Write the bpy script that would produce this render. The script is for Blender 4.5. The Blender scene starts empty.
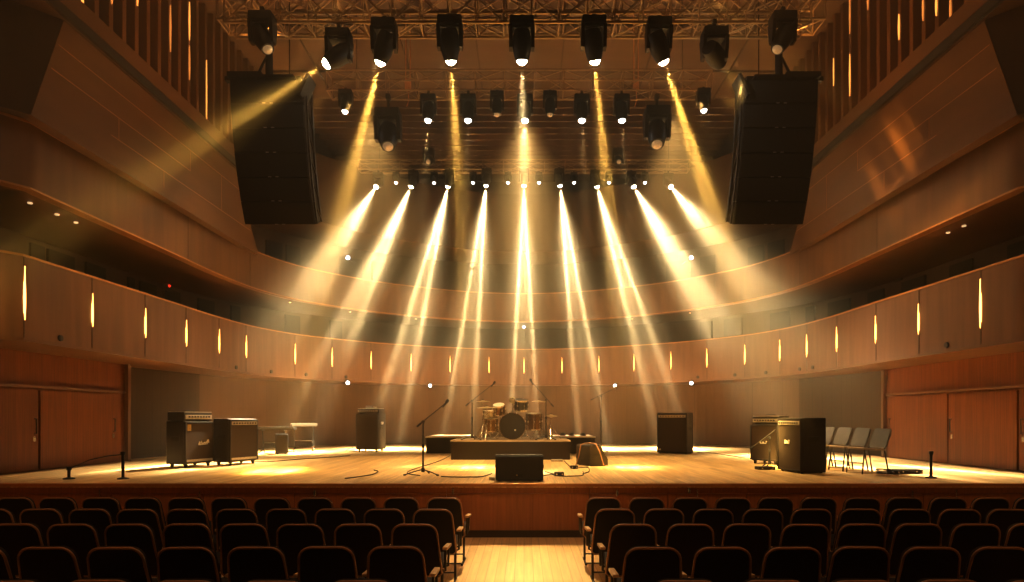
import bpy, bmesh, math, random
from mathutils import Vector, Matrix, Euler
random.seed(7)
S = bpy.context.scene
C = S.collection
PI = math.pi
F, CX, CY, EYE = 620.0, 524.0, 418.0, 1.83      # focal length (px), principal point (px), eye height (m)
STZ = 0.835                                     # stage height

def P(px, py, Y):                               # a point of the hall from its bearing and its distance
    return Vector(((px-CX)/F*Y, Y, EYE+(CY-py)/F*Y))
def XX(px, Y): return (px-CX)/F*Y
def ST(px, py):                                 # a point on the stage floor
    Y = F*(EYE-STZ)/(py-CY)
    return Vector((XX(px, Y), Y, STZ))
def R(d): return math.radians(d)

# ------------------------------------------------------------------ materials
MATS = {}
def nodes_of(name):
    m = bpy.data.materials.new(name); m.use_nodes = True
    nt = m.node_tree; b = nt.nodes['Principled BSDF']
    return m, nt, b
def mat(name, col, rough=.5, metal=0., var=.15, scale=(6,6,6), bump=0., emis=None, estr=0., spec=None, sheen=0.):
    if name in MATS: return MATS[name]
    m, nt, b = nodes_of(name); N = nt.nodes; L = nt.links
    b.inputs['Roughness'].default_value = rough; b.inputs['Metallic'].default_value = metal
    if spec is not None: b.inputs['Specular IOR Level'].default_value = spec
    tc = N.new('ShaderNodeTexCoord'); mp = N.new('ShaderNodeMapping'); mp.inputs['Scale'].default_value = scale
    no = N.new('ShaderNodeTexNoise'); no.inputs['Scale'].default_value = 1.0; no.inputs['Detail'].default_value = 4
    L.new(tc.outputs['Object'], mp.inputs[0]); L.new(mp.outputs[0], no.inputs['Vector'])
    rp = N.new('ShaderNodeValToRGB')
    rp.color_ramp.elements[0].position = .3; rp.color_ramp.elements[1].position = .7
    rp.color_ramp.elements[0].color = tuple(c*(1-var) for c in col)+(1,)
    rp.color_ramp.elements[1].color = tuple(min(1, c*(1+var)) for c in col)+(1,)
    L.new(no.outputs['Fac'], rp.inputs[0]); L.new(rp.outputs[0], b.inputs['Base Color'])
    if bump:
        bp = N.new('ShaderNodeBump'); bp.inputs['Strength'].default_value = bump; bp.inputs['Distance'].default_value = .02
        L.new(no.outputs['Fac'], bp.inputs['Height']); L.new(bp.outputs[0], b.inputs['Normal'])
    if emis:
        b.inputs['Emission Color'].default_value = emis+(1,); b.inputs['Emission Strength'].default_value = estr
    MATS[name] = m
    return m
def planks(name, c1, c2, w, ln, rough=.35, axis='Y', gap=.004, seam=.35, grain=.25, spec=.5):
    """boards: brick pattern laid along an axis, with stretched grain"""
    if name in MATS: return MATS[name]
    m, nt, b = nodes_of(name); N = nt.nodes; L = nt.links
    tc = N.new('ShaderNodeTexCoord'); sp = N.new('ShaderNodeSeparateXYZ'); cb = N.new('ShaderNodeCombineXYZ')
    L.new(tc.outputs['Object'], sp.inputs[0])
    o = {'Y': ('Y', 'X'), 'X': ('X', 'Y'), 'Z': ('Z', None)}[axis]
    L.new(sp.outputs[o[0]], cb.inputs[0])
    if o[1]: L.new(sp.outputs[o[1]], cb.inputs[1])
    else:
        ad = N.new('ShaderNodeMath'); L.new(sp.outputs['X'], ad.inputs[0]); L.new(sp.outputs['Y'], ad.inputs[1]); L.new(ad.outputs[0], cb.inputs[1])
    br = N.new('ShaderNodeTexBrick'); br.offset = .37; br.inputs['Scale'].default_value = 1
    br.inputs['Brick Width'].default_value = ln; br.inputs['Row Height'].default_value = w
    br.inputs['Mortar Size'].default_value = gap; br.inputs['Mortar Smooth'].default_value = .3; br.inputs['Bias'].default_value = 0
    br.inputs['Color1'].default_value = c1+(1,); br.inputs['Color2'].default_value = c2+(1,)
    br.inputs['Mortar'].default_value = tuple(c*seam for c in c1)+(1,)
    L.new(cb.outputs[0], br.inputs['Vector'])
    mp = N.new('ShaderNodeMapping'); mp.inputs['Scale'].default_value = (1.2, 26, 1)
    L.new(cb.outputs[0], mp.inputs[0])
    no = N.new('ShaderNodeTexNoise'); no.inputs['Scale'].default_value = 1; no.inputs['Detail'].default_value = 5
    L.new(mp.outputs[0], no.inputs['Vector'])
    mr = N.new('ShaderNodeMapRange'); mr.inputs['From Min'].default_value = .3; mr.inputs['From Max'].default_value = .7
    mr.inputs['To Min'].default_value = 1-grain; mr.inputs['To Max'].default_value = 1+grain
    L.new(no.outputs['Fac'], mr.inputs[0])
    mx = N.new('ShaderNodeMix'); mx.data_type = 'RGBA'; mx.blend_type = 'MULTIPLY'; mx.inputs[0].default_value = 1
    L.new(br.outputs['Color'], mx.inputs[6]); L.new(mr.outputs[0], mx.inputs[7])
    L.new(mx.outputs[2], b.inputs['Base Color'])
    mr2 = N.new('ShaderNodeMapRange'); mr2.inputs['To Min'].default_value = rough-.08; mr2.inputs['To Max'].default_value = rough+.12
    L.new(no.outputs['Fac'], mr2.inputs[0]); L.new(mr2.outputs[0], b.inputs['Roughness'])
    b.inputs['Specular IOR Level'].default_value = spec
    MATS[name] = m
    return m
def glow(name, col, strength):
    if name in MATS: return MATS[name]
    m, nt, b = nodes_of(name)
    b.inputs['Base Color'].default_value = col+(1,)
    b.inputs['Emission Color'].default_value = col+(1,); b.inputs['Emission Strength'].default_value = strength
    MATS[name] = m
    return m

M_STAGE = planks('stage boards', (.58,.37,.16), (.78,.54,.26), .13, 3.4, .34, 'Y', .003, .55, .30)
M_FLOOR = planks('hall floor boards', (.80,.54,.25), (.90,.64,.33), .11, 1.7, .36, 'Y', .003, .6, .12)
M_WALLW = planks('red wall veneer', (.135,.040,.009), (.165,.050,.012), .155, 40, .5, 'Z', .004, .6, .25, .2)
M_FRONT = planks('stage front veneer', (.34,.115,.034), (.38,.13,.04), .6, 40, .5, 'Z', .003, .7, .18)
M_BACKW = planks('stage rear veneer', (.09,.047,.021), (.105,.054,.024), .62, 40, .55, 'Z', .006, .5, .14, .2)
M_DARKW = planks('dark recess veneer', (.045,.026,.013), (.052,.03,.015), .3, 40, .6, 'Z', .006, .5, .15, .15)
M_COPPER = mat('brushed copper panel', (.165,.074,.034), .45, .35, .22, (5,5,.5), .05)
M_UPPER = mat('bronze veneer fascia', (.15,.066,.025), .42, .3, .22, (4,4,.5), .05)
M_PANEL = mat('bronze veneer side panel', (.15,.064,.022), .45, .25, .2, (.7,.7,3.5), .04)
M_UPBACK = mat('upper wall veneer', (.085,.04,.017), .5, .1, .2, (5,5,.3), .04)
M_SEAM = mat('dark seam', (.05,.022,.01), .7, 0, .1)
M_RIM = mat('orange edge trim', (.55,.25,.09), .35, .4, .1)
M_SOFFIT = mat('soffit veneer', (.15,.063,.022), .5, .1, .15, (1,1,1), .02)
M_CEIL = mat('ceiling veneer', (.14,.066,.028), .6, 0, .15, (.6,4,1), .02)
M_LOUV = mat('ceiling louvre', (.16,.078,.034), .6, 0, .15)
M_FIN = mat('fin veneer', (.20,.08,.026), .4, .1, .2, (5,5,.5), .03)
M_FINBK = mat('fin backing', (.09,.04,.016), .7, 0, .15)
M_GROOVE = mat('black groove', (.008,.006,.005), .6, 0, .1)
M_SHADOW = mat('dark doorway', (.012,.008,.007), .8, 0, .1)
M_BLACK = mat('black painted metal', (.014,.012,.011), .5, .2, .2)
M_RUBBER = mat('black rubber', (.012,.011,.010), .7, 0, .2)
M_ARRAY = mat('black speaker cabinet', (.016,.013,.012), .6, 0, .2)
M_GRILLE = mat('black speaker grille', (.012,.010,.0095), .7, .1, .3, (90,90,90), .3)
M_RIG = mat('dark rigging steel', (.06,.05,.042), .4, .7, .2)
M_TRUSS = mat('warm aluminium truss', (.50,.34,.19), .38, .6, .12)
M_STEEL = mat('bright steel', (.75,.68,.58), .22, .95, .08)
M_TOLEX = mat('black tolex', (.020,.015,.012), .6, 0, .25, (120,120,120), .25)
M_CLOTH = mat('speaker grille cloth', (.042,.026,.016), .85, 0, .3, (150,150,150), .2)
M_SILVER = mat('silver control panel', (.62,.55,.45), .35, .6, .15, (40,40,40))
M_GOLD = mat('gold control panel', (.55,.36,.12), .35, .7, .15, (40,40,40))
M_WHITE = mat('white lettering', (.70,.64,.54), .5, 0, .05)
M_FABRIC = mat('black seat fabric', (.030,.021,.019), .9, 0, .3, (160,160,160), .2, spec=.2)
M_PIPE = mat('brown seat piping', (.42,.20,.08), .5, 0, .1)
M_ARM = mat('pale wooden armrest', (.62,.38,.18), .35, 0, .2, (40,6,40))
M_LEGM = mat('dark seat leg steel', (.05,.04,.035), .4, .6, .1)
M_RISER = mat('riser carpet side', (.032,.019,.011), .85, 0, .25, (60,60,60), .1)
M_RISTOP = mat('riser deck', (.30,.21,.13), .6, 0, .2, (4,4,4))
M_RISEDGE = mat('riser aluminium edge', (.72,.60,.42), .35, .6, .1)
M_SHELL = mat('drum shell chrome amber', (.26,.14,.05), .22, .75, .3, (12,12,3))
M_HEADB = mat('black drum head', (.018,.011,.009), .45, 0, .15)
M_HEADW = mat('white drum head', (.85,.78,.65), .5, 0, .05)
M_CYMBAL = mat('brass cymbal', (.62,.48,.27), .35, .8, .1, (3,3,3))
M_CHAIR = mat('grey plastic chair', (.085,.07,.056), .25, 0, .1)
M_CHSEAT = mat('chair seat', (.26,.17,.08), .5, 0, .15)
M_CREAM = mat('cream keyboard', (.15,.125,.085), .4, 0, .05)
M_LAMP = glow('lit lens warm', (1,.86,.58), 60.)
M_LAMP2 = glow('lit lens white', (1,.93,.80), 26.)
M_BACKL = glow('back light lens', (1,.88,.60), 90.)
M_DIM = mat('unlit lens', (.70,.50,.28), .2, .3, .2, (20,20,20), emis=(.7,.42,.18), estr=.35)  # lens of switched-off heads, given a faint glow of its own
M_GLINT = glow('joint glint glow', (1,.50,.12), 5.5)  # glint at a panel joint, made to glow by itself
M_FINGLINT = glow('fin glint glow', (1,.36,.07), .9)  # bright glints on the fins, their light put into emission
M_FINGLINT2 = glow('fin glint glow bright', (1,.42,.08), 1.8)
M_DOWN = glow('downlight lens', (1,.66,.32), .9)
M_LED = glow('white led', (.85,.93,1), 9.)
M_RED = glow('red exit lamp', (1,.05,.02), 1.5)
M_ORANGE = mat('orange equipment', (.55,.22,.08), .5, 0, .2, emis=(.8,.25,.06), estr=.12)

# ------------------------------------------------------------------ mesh helpers
class MB:
    def __init__(s): s.bm = bmesh.new()
    def _add(s, t, M=None):
        if M is not None: bmesh.ops.transform(t, matrix=M, verts=t.verts)
        me = bpy.data.meshes.new('tmp'); t.to_mesh(me); t.free()
        s.bm.from_mesh(me); bpy.data.meshes.remove(me)
        return s
    def box(s, c, d, rot=(0,0,0), bevel=0., seg=2):
        t = bmesh.new(); bmesh.ops.create_cube(t, size=1)
        bmesh.ops.scale(t, vec=Vector(d), verts=t.verts)
        if bevel: bmesh.ops.bevel(t, geom=t.edges[:], offset=bevel, segments=seg, affect='EDGES', profile=.6)
        return s._add(t, Matrix.Translation(Vector(c)) @ Euler(rot).to_matrix().to_4x4())
    def tube(s, pts, r, seg=8, closed=False):
        pts = [Vector(p) for p in pts]; n = len(pts); t = bmesh.new(); rings = []
        rs = r if isinstance(r, (list, tuple)) else [r]*n
        prev = None
        for i, p in enumerate(pts):
            a = pts[i-1] if (i > 0 or closed) else p
            b = pts[(i+1) % n] if (i < n-1 or closed) else p
            d = (b-a)
            d = d.normalized() if d.length > 1e-9 else Vector((0,0,1))
            if prev is None:
                u = d.cross(Vector((0,0,1)))
                if u.length < .05: u = d.cross(Vector((0,1,0)))
            else:
                u = prev - d*prev.dot(d)
                if u.length < 1e-4: u = d.cross(Vector((.3,1,.2)))
            u.normalize(); prev = u; v = d.cross(u)
            rings.append([t.verts.new(p+(u*math.cos(2*PI*k/seg)+v*math.sin(2*PI*k/seg))*rs[i]) for k in range(seg)])
        m = n if closed else n-1
        for i in range(m):
            A, B = rings[i], rings[(i+1) % n]
            for k in range(seg): t.faces.new((A[k], A[(k+1) % seg], B[(k+1) % seg], B[k]))
        if not closed:
            t.faces.new(rings[0][::-1]); t.faces.new(rings[-1])
        bmesh.ops.recalc_face_normals(t, faces=t.faces)
        return s._add(t)
    def lathe(s, prof, c=(0,0,0), axis=(0,0,1), seg=24, ring=False):
        t = bmesh.new(); rings = []
        if ring: prof = list(prof)+[prof[0]]
        for r, z in prof:
            if r < 1e-6: rings.append([t.verts.new((0,0,z))])
            else: rings.append([t.verts.new((r*math.cos(2*PI*k/seg), r*math.sin(2*PI*k/seg), z)) for k in range(seg)])
        for A, B in zip(rings, rings[1:]):
            for k in range(seg):
                k2 = (k+1) % seg
                if len(A) == 1 and len(B) == 1: continue
                if len(A) == 1: t.faces.new((A[0], B[k2], B[k]))
                elif len(B) == 1: t.faces.new((A[k], A[k2], B[0]))
                else: t.faces.new((A[k], A[k2], B[k2], B[k]))
        if ring: bmesh.ops.remove_doubles(t, verts=t.verts, dist=1e-6)
        else:
            if len(rings[0]) > 1: t.faces.new(rings[0][::-1])
            if len(rings[-1]) > 1: t.faces.new(rings[-1])
        bmesh.ops.recalc_face_normals(t, faces=t.faces)
        q = Vector((0,0,1)).rotation_difference(Vector(axis).normalized())
        return s._add(t, Matrix.Translation(Vector(c)) @ q.to_matrix().to_4x4())
    def cyl(s, c, r, h, axis=(0,0,1), seg=20): return s.lathe([(r,-h/2),(r,h/2)], c, axis, seg)
    def prism(s, poly, th, M=None, bevel=0.):
        """polygon in local XZ, extruded along Y by th (centred)"""
        t = bmesh.new()
        f = t.faces.new([t.verts.new((x,-th/2,z)) for x, z in poly])
        r = bmesh.ops.extrude_face_region(t, geom=[f])
        bmesh.ops.translate(t, vec=(0,th,0), verts=[v for v in r['geom'] if isinstance(v, bmesh.types.BMVert)])
        bmesh.ops.recalc_face_normals(t, faces=t.faces)
        if bevel:
            es = [e for e in t.edges if abs(e.verts[0].co.y-e.verts[1].co.y) < 1e-6]
            bmesh.ops.bevel(t, geom=es, offset=bevel, segments=2, affect='EDGES')
        return s._add(t, M)
    def ribbon(s, pts, z0, z1, th, close=True):
        """upright strip along plan points; th>0 thickens to the left of travel"""
        t = bmesh.new(); n = len(pts); pts = [Vector((p[0],p[1])) for p in pts]; outs = []
        for i, p in enumerate(pts):
            d = (pts[min(i+1,n-1)]-pts[max(i-1,0)]).normalized()
            outs.append(p+Vector((-d.y, d.x))*th)
        col = [[t.verts.new((p.x,p.y,z0)) for p in pts], [t.verts.new((p.x,p.y,z1)) for p in pts],
               [t.verts.new((p.x,p.y,z1)) for p in outs], [t.verts.new((p.x,p.y,z0)) for p in outs]]
        for a in range(4):
            A, B = col[a], col[(a+1) % 4]
            for i in range(n-1): t.faces.new((A[i], A[i+1], B[i+1], B[i]))
        t.faces.new([c[0] for c in col]); t.faces.new([c[-1] for c in col][::-1])
        bmesh.ops.recalc_face_normals(t, faces=t.faces)
        return s._add(t)
    def slab(s, A, B, z0, z1):
        t = bmesh.new(); n = len(A)
        v = [[t.verts.new((p[0],p[1],z)) for p in q] for q, z in ((A,z0),(A,z1),(B,z1),(B,z0))]
        for a in range(4):
            X, Y = v[a], v[(a+1) % 4]
            for i in range(n-1): t.faces.new((X[i], X[i+1], Y[i+1], Y[i]))
        t.faces.new([c[0] for c in v]); t.faces.new([c[-1] for c in v][::-1])
        bmesh.ops.recalc_face_normals(t, faces=t.faces)
        return s._add(t)
    def build(s, name, m, parent=None, smooth=None):
        me = bpy.data.meshes.new(name); s.bm.to_mesh(me); s.bm.free(); me.materials.append(m)
        if smooth is not None:
            me.set_sharp_from_angle(angle=R(smooth))
            for p in me.polygons: p.use_smooth = True
        o = bpy.data.objects.new(name, me); C.objects.link(o)
        if parent is not None: o.parent = parent
        return o

def tag(o, label=None, cat=None, group=None, kind=None):
    if label: o['label'] = label
    if cat: o['category'] = cat
    if group: o['group'] = group
    if kind: o['kind'] = kind
    return o
def thing(name, label, cat, loc=(0,0,0), rz=0., group=None):
    o = bpy.data.objects.new(name, None); C.objects.link(o); o.empty_display_size = .2
    o.location = loc; o.rotation_euler = (0,0,rz)
    return tag(o, label, cat, group)
def struct(o): o['kind'] = 'structure'; return o
def dup(root, loc, rz=None, label=None, group=None):
    r = root.copy(); C.objects.link(r); r.location = loc
    if rz is not None: r.rotation_euler = (0,0,rz)
    if label: r['label'] = label
    if group: r['group'] = group
    for ch in list(root.children):
        c = ch.copy(); C.objects.link(c); c.parent = r
        for g in list(ch.children):
            d = g.copy(); C.objects.link(d); d.parent = c
    return r
ORD = ['first','second','third','fourth','fifth','sixth','seventh','eighth','ninth','tenth','eleventh','twelfth','thirteenth','fourteenth']

# ------------------------------------------------------------------ plan curves
def catmull(pts, k=6):
    pts = [Vector(p) for p in pts]; out = []
    for i in range(len(pts)-1):
        p0 = pts[max(i-1,0)]; p1 = pts[i]; p2 = pts[i+1]; p3 = pts[min(i+2,len(pts)-1)]
        for j in range(k):
            t = j/k
            out.append(.5*((2*p1)+(p2-p0)*t+(2*p0-5*p1+4*p2-p3)*t*t+(3*p1-p0-3*p2+p3)*t**3))
    out.append(pts[-1])
    return out
def whole(half):                                # left half (near -> centre) mirrored to the right
    return half+[Vector((-p.x,p.y)) for p in half[:-1]][::-1]
NEAR = [Vector((-10.2,6.2)), Vector((-9.0,7.9))]
CURVE = [(-7.80,9.65),(-7.76,11.6),(-7.72,13.6),(-7.70,15.4),(-7.50,17.2),(-6.95,18.7),(-6.10,19.85),(-5.05,20.9),(-3.95,21.65),(-2.65,22.35),(-1.3,22.8),(0,22.95)]
HALF = NEAR+catmull(CURVE, 6)
FRONT = whole(HALF)
def offset(pts, d):
    out = []
    for i, p in enumerate(pts):
        t = (pts[min(i+1,len(pts)-1)]-pts[max(i-1,0)]).normalized()
        out.append(p+Vector((-t.y,t.x))*d)
    return out
# travel is left-near -> centre -> right-near; left of travel is outside the hall
REAR1 = offset(FRONT, 2.0)
def hit(px, curve=None):                        # where the bearing of px meets the balcony front (point, tangent)
    curve = curve or FRONT; k = (px-CX)/F
    best = None
    for a, b in zip(curve, curve[1:]):
        fa, fb = a.x-k*a.y, b.x-k*b.y
        if fa*fb <= 0 and abs(fa-fb) > 1e-9:
            t = fa/(fa-fb); q = a+(b-a)*t
            if best is None or q.y < best[0].y: best = (q, (b-a).normalized())
    return best

# ------------------------------------------------------------------ room shell
o = struct(MB().box((0,4.0,-.05), (24,18,.1)).build('floor', M_FLOOR))
for s, sd in ((-1,'left'), (1,'right')):
    ye = 14.4 if s < 0 else 15.85
    m = MB().box((s*9.35,(ye-2)/2,1.55), (.3,ye+2,3.1))
    struct(m.build('wall_'+sd, M_WALLW))
GR = catmull([(-9.62,14.4),(-9.5,15.4),(-9.15,17.4),(-8.65,19.4),(-7.9,21.2),(-6.9,22.5),(-5.4,23.15),(-3.4,23.45),(-1.7,23.55),(0,23.6)], 5)
gr = whole(GR)
struct(MB().ribbon(gr, 0, 3.1, .25).build('wall_back', M_BACKW))
# darker bays flanking the rear wall
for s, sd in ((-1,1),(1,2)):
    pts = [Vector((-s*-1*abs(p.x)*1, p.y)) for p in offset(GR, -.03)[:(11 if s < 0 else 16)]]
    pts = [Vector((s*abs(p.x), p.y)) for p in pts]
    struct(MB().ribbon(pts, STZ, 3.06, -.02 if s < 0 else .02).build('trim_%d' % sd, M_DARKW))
    ye = 14.4 if s < 0 else 15.85
    struct(MB().box((s*9.30,ye+.02,1.95), (.16,.16,2.3)).box((s*9.14,ye-.1,1.95), (.08,.10,2.3)).build('trim_%d' % (sd+2), M_SOFFIT))
    # ledge over the doors, groove
    m = MB().box((s*9.17,(ye-2)/2,2.42), (.10,ye+1.6,.05))
    struct(m.build('trim_%d' % (sd+4), M_RIM if False else M_SOFFIT))

def doors(s):
    side = 'left' if s < 0 else 'right'
    # double doors in the wooden side wall over the stage
    edges = [(8.1,9.35),(9.35,10.62),(10.62,11.75),(11.75,12.9),(12.9,14.1)] if s > 0 else [(8.2,9.55),(9.55,11.72),(11.72,13.95)]
    if s > 0: edges = [(9.6,11.5),(11.5,13.4),(13.4,15.6)]
    for i, (a, b) in enumerate(edges):
        n = i+1 if s < 0 else i+4
        d = MB().box((s*9.185,(a+b)/2,STZ+.77), (.05,b-a-.05,1.5), bevel=.006).build('door_%d' % n, M_WALLW)
        struct(d)
        hy = b-.13
        h = MB().tube([(s*9.15,hy,STZ+.70),(s*9.11,hy,STZ+.70),(s*9.11,hy,STZ+.98),(s*9.15,hy,STZ+.98)], .014, 8).build('door_handle', M_RIG, d, 40)
        MB().box((s*9.155,hy,STZ+.60), (.012,.06,.09)).build('lock_plate', M_STEEL, d)
doors(-1); doors(1)

# lower balcony
LB0, LB1 = 3.08, 4.35
struct(MB().ribbon(FRONT, LB0, LB1, .12).build('balcony_front', M_COPPER, None, 35))
wall_for_soffit = [Vector((-10.3,6.0)),Vector((-10.3,7.9))]+[Vector((min(p.x,-9.2) if p.y < 15 else p.x*1.0, p.y)) for p in offset(HALF[2:], 1.75)]
inner1 = offset(FRONT, .1)
struct(MB().slab(inner1, REAR1, LB0-.02, LB0+.2).build('balcony_floor', M_SOFFIT))
struct(MB().ribbon(offset(FRONT,-.02), LB0-.05, LB0+.0, .4).build('balcony_lip', M_SOFFIT))
struct(MB().ribbon(offset(FRONT,-.015), LB1, LB1+.035, .16).build('balcony_rail', M_RIM))
struct(MB().ribbon(REAR1, LB0+.1, 5.7, .15).build('wall_gallery', M_UPBACK))
GLINT_L = [24,92,145,186,219,246,295,332,371,411,450,489]
GLINT_R = [981,919,876,837,807,780,745,707,671,634,599,562]
sm = MB()
for px in GLINT_L+GLINT_R+[524]:
    q, t = hit(px); nrm = Vector((t.y,-t.x))
    ang = math.atan2(t.y, t.x)
    sm.box((q.x+nrm.x*.002, q.y+nrm.y*.002, (LB0+LB1)/2), (.018,.012,LB1-LB0-.01), (0,0,ang))
struct(sm.build('balcony_seam', M_SEAM))
def sliver(px, zc, h, w, m, label, group, curve=None, name='wall_light', proud=.02):  # glint on a balcony joint, shaped as a glowing sliver, no lamp
    q, t = hit(px, curve); nrm = Vector((t.y,-t.x)); ang = math.atan2(t.y, t.x)
    n = 14; prof = lambda u: w/2*(math.sin(PI*min(1,u**.72))**1.4)+.001
    poly = [(prof(k/n), -h/2+h*k/n) for k in range(n+1)]+[(-prof(1-k/n), h/2-h*k/n) for k in range(n+1)]
    M = Matrix.Translation((q.x+nrm.x*proud/2, q.y+nrm.y*proud/2, zc)) @ Matrix.Rotation(ang,4,'Z')
    return tag(MB().prism(poly, proud, M).build(name, m), label, 'light', group)
for side, arr in (('left', GLINT_L), ('right', GLINT_R)):
    for i, px in enumerate(arr):
        h = .84 if i == 0 else .60
        sliver(px, 3.77 if i else 3.78, h, .030, M_GLINT, 'slim pointed amber glint on lower balcony front, %s from the near %s end' % (ORD[i], side), 'glowing glint slivers along the lower balcony')
sliver(524, 3.77, .6, .030, M_GLINT, 'slim pointed amber glint at the very centre of the lower balcony front', 'glowing glint slivers along the lower balcony')
# dark bays and doorways along the gallery behind the lower balcony
G = offset(REAR1, -.04)
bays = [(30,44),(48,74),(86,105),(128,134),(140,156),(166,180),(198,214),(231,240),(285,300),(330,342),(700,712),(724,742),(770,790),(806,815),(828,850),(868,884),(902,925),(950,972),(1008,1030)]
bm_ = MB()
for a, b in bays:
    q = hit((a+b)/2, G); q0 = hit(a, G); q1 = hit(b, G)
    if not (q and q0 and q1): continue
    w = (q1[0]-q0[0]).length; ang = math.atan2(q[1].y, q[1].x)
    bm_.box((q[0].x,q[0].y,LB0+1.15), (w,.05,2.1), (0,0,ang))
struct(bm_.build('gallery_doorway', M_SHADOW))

# upper balcony
UB0, UB1 = 5.42, 6.43
FRONT2 = [Vector((p.x*.985, p.y)) for p in FRONT]
struct(MB().ribbon(FRONT2, UB0, UB1, .12).build('upper_balcony_front', M_UPPER, None, 35))
struct(MB().slab(offset(FRONT2,.1), offset(REAR1,.1), UB0-.02, UB0+.2).build('upper_balcony_floor', M_SOFFIT))
struct(MB().ribbon(offset(FRONT2,-.012), UB1-.02, UB1+.02, .16).build('upper_balcony_rail', M_RIM))
struct(MB().ribbon(offset(FRONT2,-.01), UB0-.03, UB0, .2).build('upper_balcony_lip', M_RIM))
struct(MB().ribbon(REAR1, UB0+.1, 8.2, .15).build('wall_upper_gallery', M_UPBACK))
sm = MB()
for px in (188,250,330,440,610,715,877,800):
    q, t = hit(px, FRONT2); nrm = Vector((t.y,-t.x)); ang = math.atan2(t.y, t.x)
    sm.box((q.x+nrm.x*.001,q.y+nrm.y*.001,(UB0+UB1)/2), (.012,.01,UB1-UB0-.02), (0,0,ang))
struct(sm.build('upper_balcony_seam', M_SEAM))
G2 = offset(REAR1, -.04); bm_ = MB()
for a, b in [(266,282),(286,300),(340,362),(372,386),(666,690),(700,716),(748,764),(768,784)]:
    q = hit((a+b)/2, G2); q0 = hit(a, G2); q1 = hit(b, G2)
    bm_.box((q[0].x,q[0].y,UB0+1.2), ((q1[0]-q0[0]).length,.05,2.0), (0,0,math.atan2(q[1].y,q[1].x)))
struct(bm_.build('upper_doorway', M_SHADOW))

# tall side panels over the upper balcony, ledge, fins
for s, sd in ((-1,'left'),(1,'right')):
    poly = [(9.2,UB1-.1),(9.86,8.15),(15.7,8.15),(17.1,UB1-.1)]
    M = Matrix.Translation((s*7.42,0,0)) @ Matrix.Rotation(PI/2,4,'Z')
    p = MB().prism(poly, .2, M).build('wall_panel_'+sd, M_PANEL); struct(p)
    # board joints on the panel, as thin raised beads
    b = MB()
    for z, y0, y1 in ((7.7,9.75,16.0),(7.25,9.6,13.6),(6.85,11.0,16.6)):
        b.box((s*7.318,(y0+y1)/2,z), (.008,y1-y0,.012))
    for y, z0, z1 in ((11.2,6.85,7.25),(12.6,6.5,6.85),(13.6,7.25,7.7),(15.0,6.85,7.7)):
        b.box((s*7.318,y,(z0+z1)/2), (.006,.010,z1-z0))
    b.build('panel_bead', M_RIM, p)
    # near return of the panel, in shade
    m = MB(); m.slab([(s*7.34,9.2),(s*9.6,6.4)], [(s*7.5,9.35),(s*9.7,6.5)], UB1-.1, UB1)
    t = MB(); tb = bmesh.new()
    a = [Vector((s*7.33,9.2,UB1-.1)),Vector((s*7.33,9.86,8.16)),Vector((s*10.4,6.6,8.16)),Vector((s*10.4,5.9,UB1-.1))]
    dd = Vector((s*.12,.12,0))
    va = [tb.verts.new(v) for v in a]; vb = [tb.verts.new(v+dd) for v in a]
    tb.faces.new(va); tb.faces.new(vb[::-1])
    for i in range(4): tb.faces.new((va[i],va[(i+1)%4],vb[(i+1)%4],vb[i]))
    bmesh.ops.recalc_face_normals(tb, faces=tb.faces)
    m.bm.free()
    struct(t._add(tb).build('wall_return_'+sd, M_UPBACK))
    struct(MB().box((s*8.75,10.6,8.24), (2.9,13.2,.14)).build('ledge_'+sd, M_SOFFIT))
    struct(MB().box((s*7.27,10.6,8.26), (.06,12.9,.16)).build('groove_'+sd, M_GROOVE))
    struct(MB().box((s*7.40,10.6,8.49), (.34,12.9,.30)).build('ledge_edge_'+sd, M_SOFFIT))
    struct(MB().box((s*7.62,10.6,9.95), (.2,12.9,2.75)).build('wall_fin_backing_'+sd, M_FINBK))
    fin0 = None
    y = 6.2; k = 0
    while y < 16.9:
        loc = (s*7.27, y, 8.5)
        if fin0 is None:
            f = MB().box((s*.12,0,1.39), (.26,.11,2.78), bevel=.012)
            f.lathe([(.0,-.06),(.05,-.055),(.06,0)], (s*.03,0,0), (0,0,1), 10)
            fin0 = struct(f.build('wall_fin', M_FIN)); fin0.location = loc
        else:
            q = fin0.copy(); C.objects.link(q); q.location = loc
        y += .362; k += 1
    # curved upper wall behind the fins
    hp = [p for p in HALF if p.y > 16.2]
    pts = [Vector((s*abs(p.x)*.99, p.y)) for p in hp]
    struct(MB().ribbon(pts, 8.0, 10.1, .25*(1 if s < 0 else -1)).build('upper_wall_'+sd, M_UPBACK, None, 35))
    struct(MB().ribbon([Vector((s*abs(p.x),p.y)) for p in offset(hp,.15)], 10.1, 10.16, (.4 if s < 0 else -.4)).build('upper_wall_cap_'+sd, M_SOFFIT))
    struct(MB().slab([Vector((s*abs(p.x)*.99,p.y)) for p in hp], [Vector((s*abs(p.x)*1.02,p.y)) for p in offset(hp,1.9)], 7.98, 8.1).build('upper_soffit_'+sd, M_SOFFIT))
struct(MB().ribbon([Vector((-9.8,16.0)),Vector((-9.2,20.5)),Vector((-6.5,24.2)),Vector((0,25.0)),Vector((6.5,24.2)),Vector((9.2,20.5)),Vector((9.8,16.0))], 8.1, 11.5, .2).build('wall_upper_back', M_UPBACK))
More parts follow.
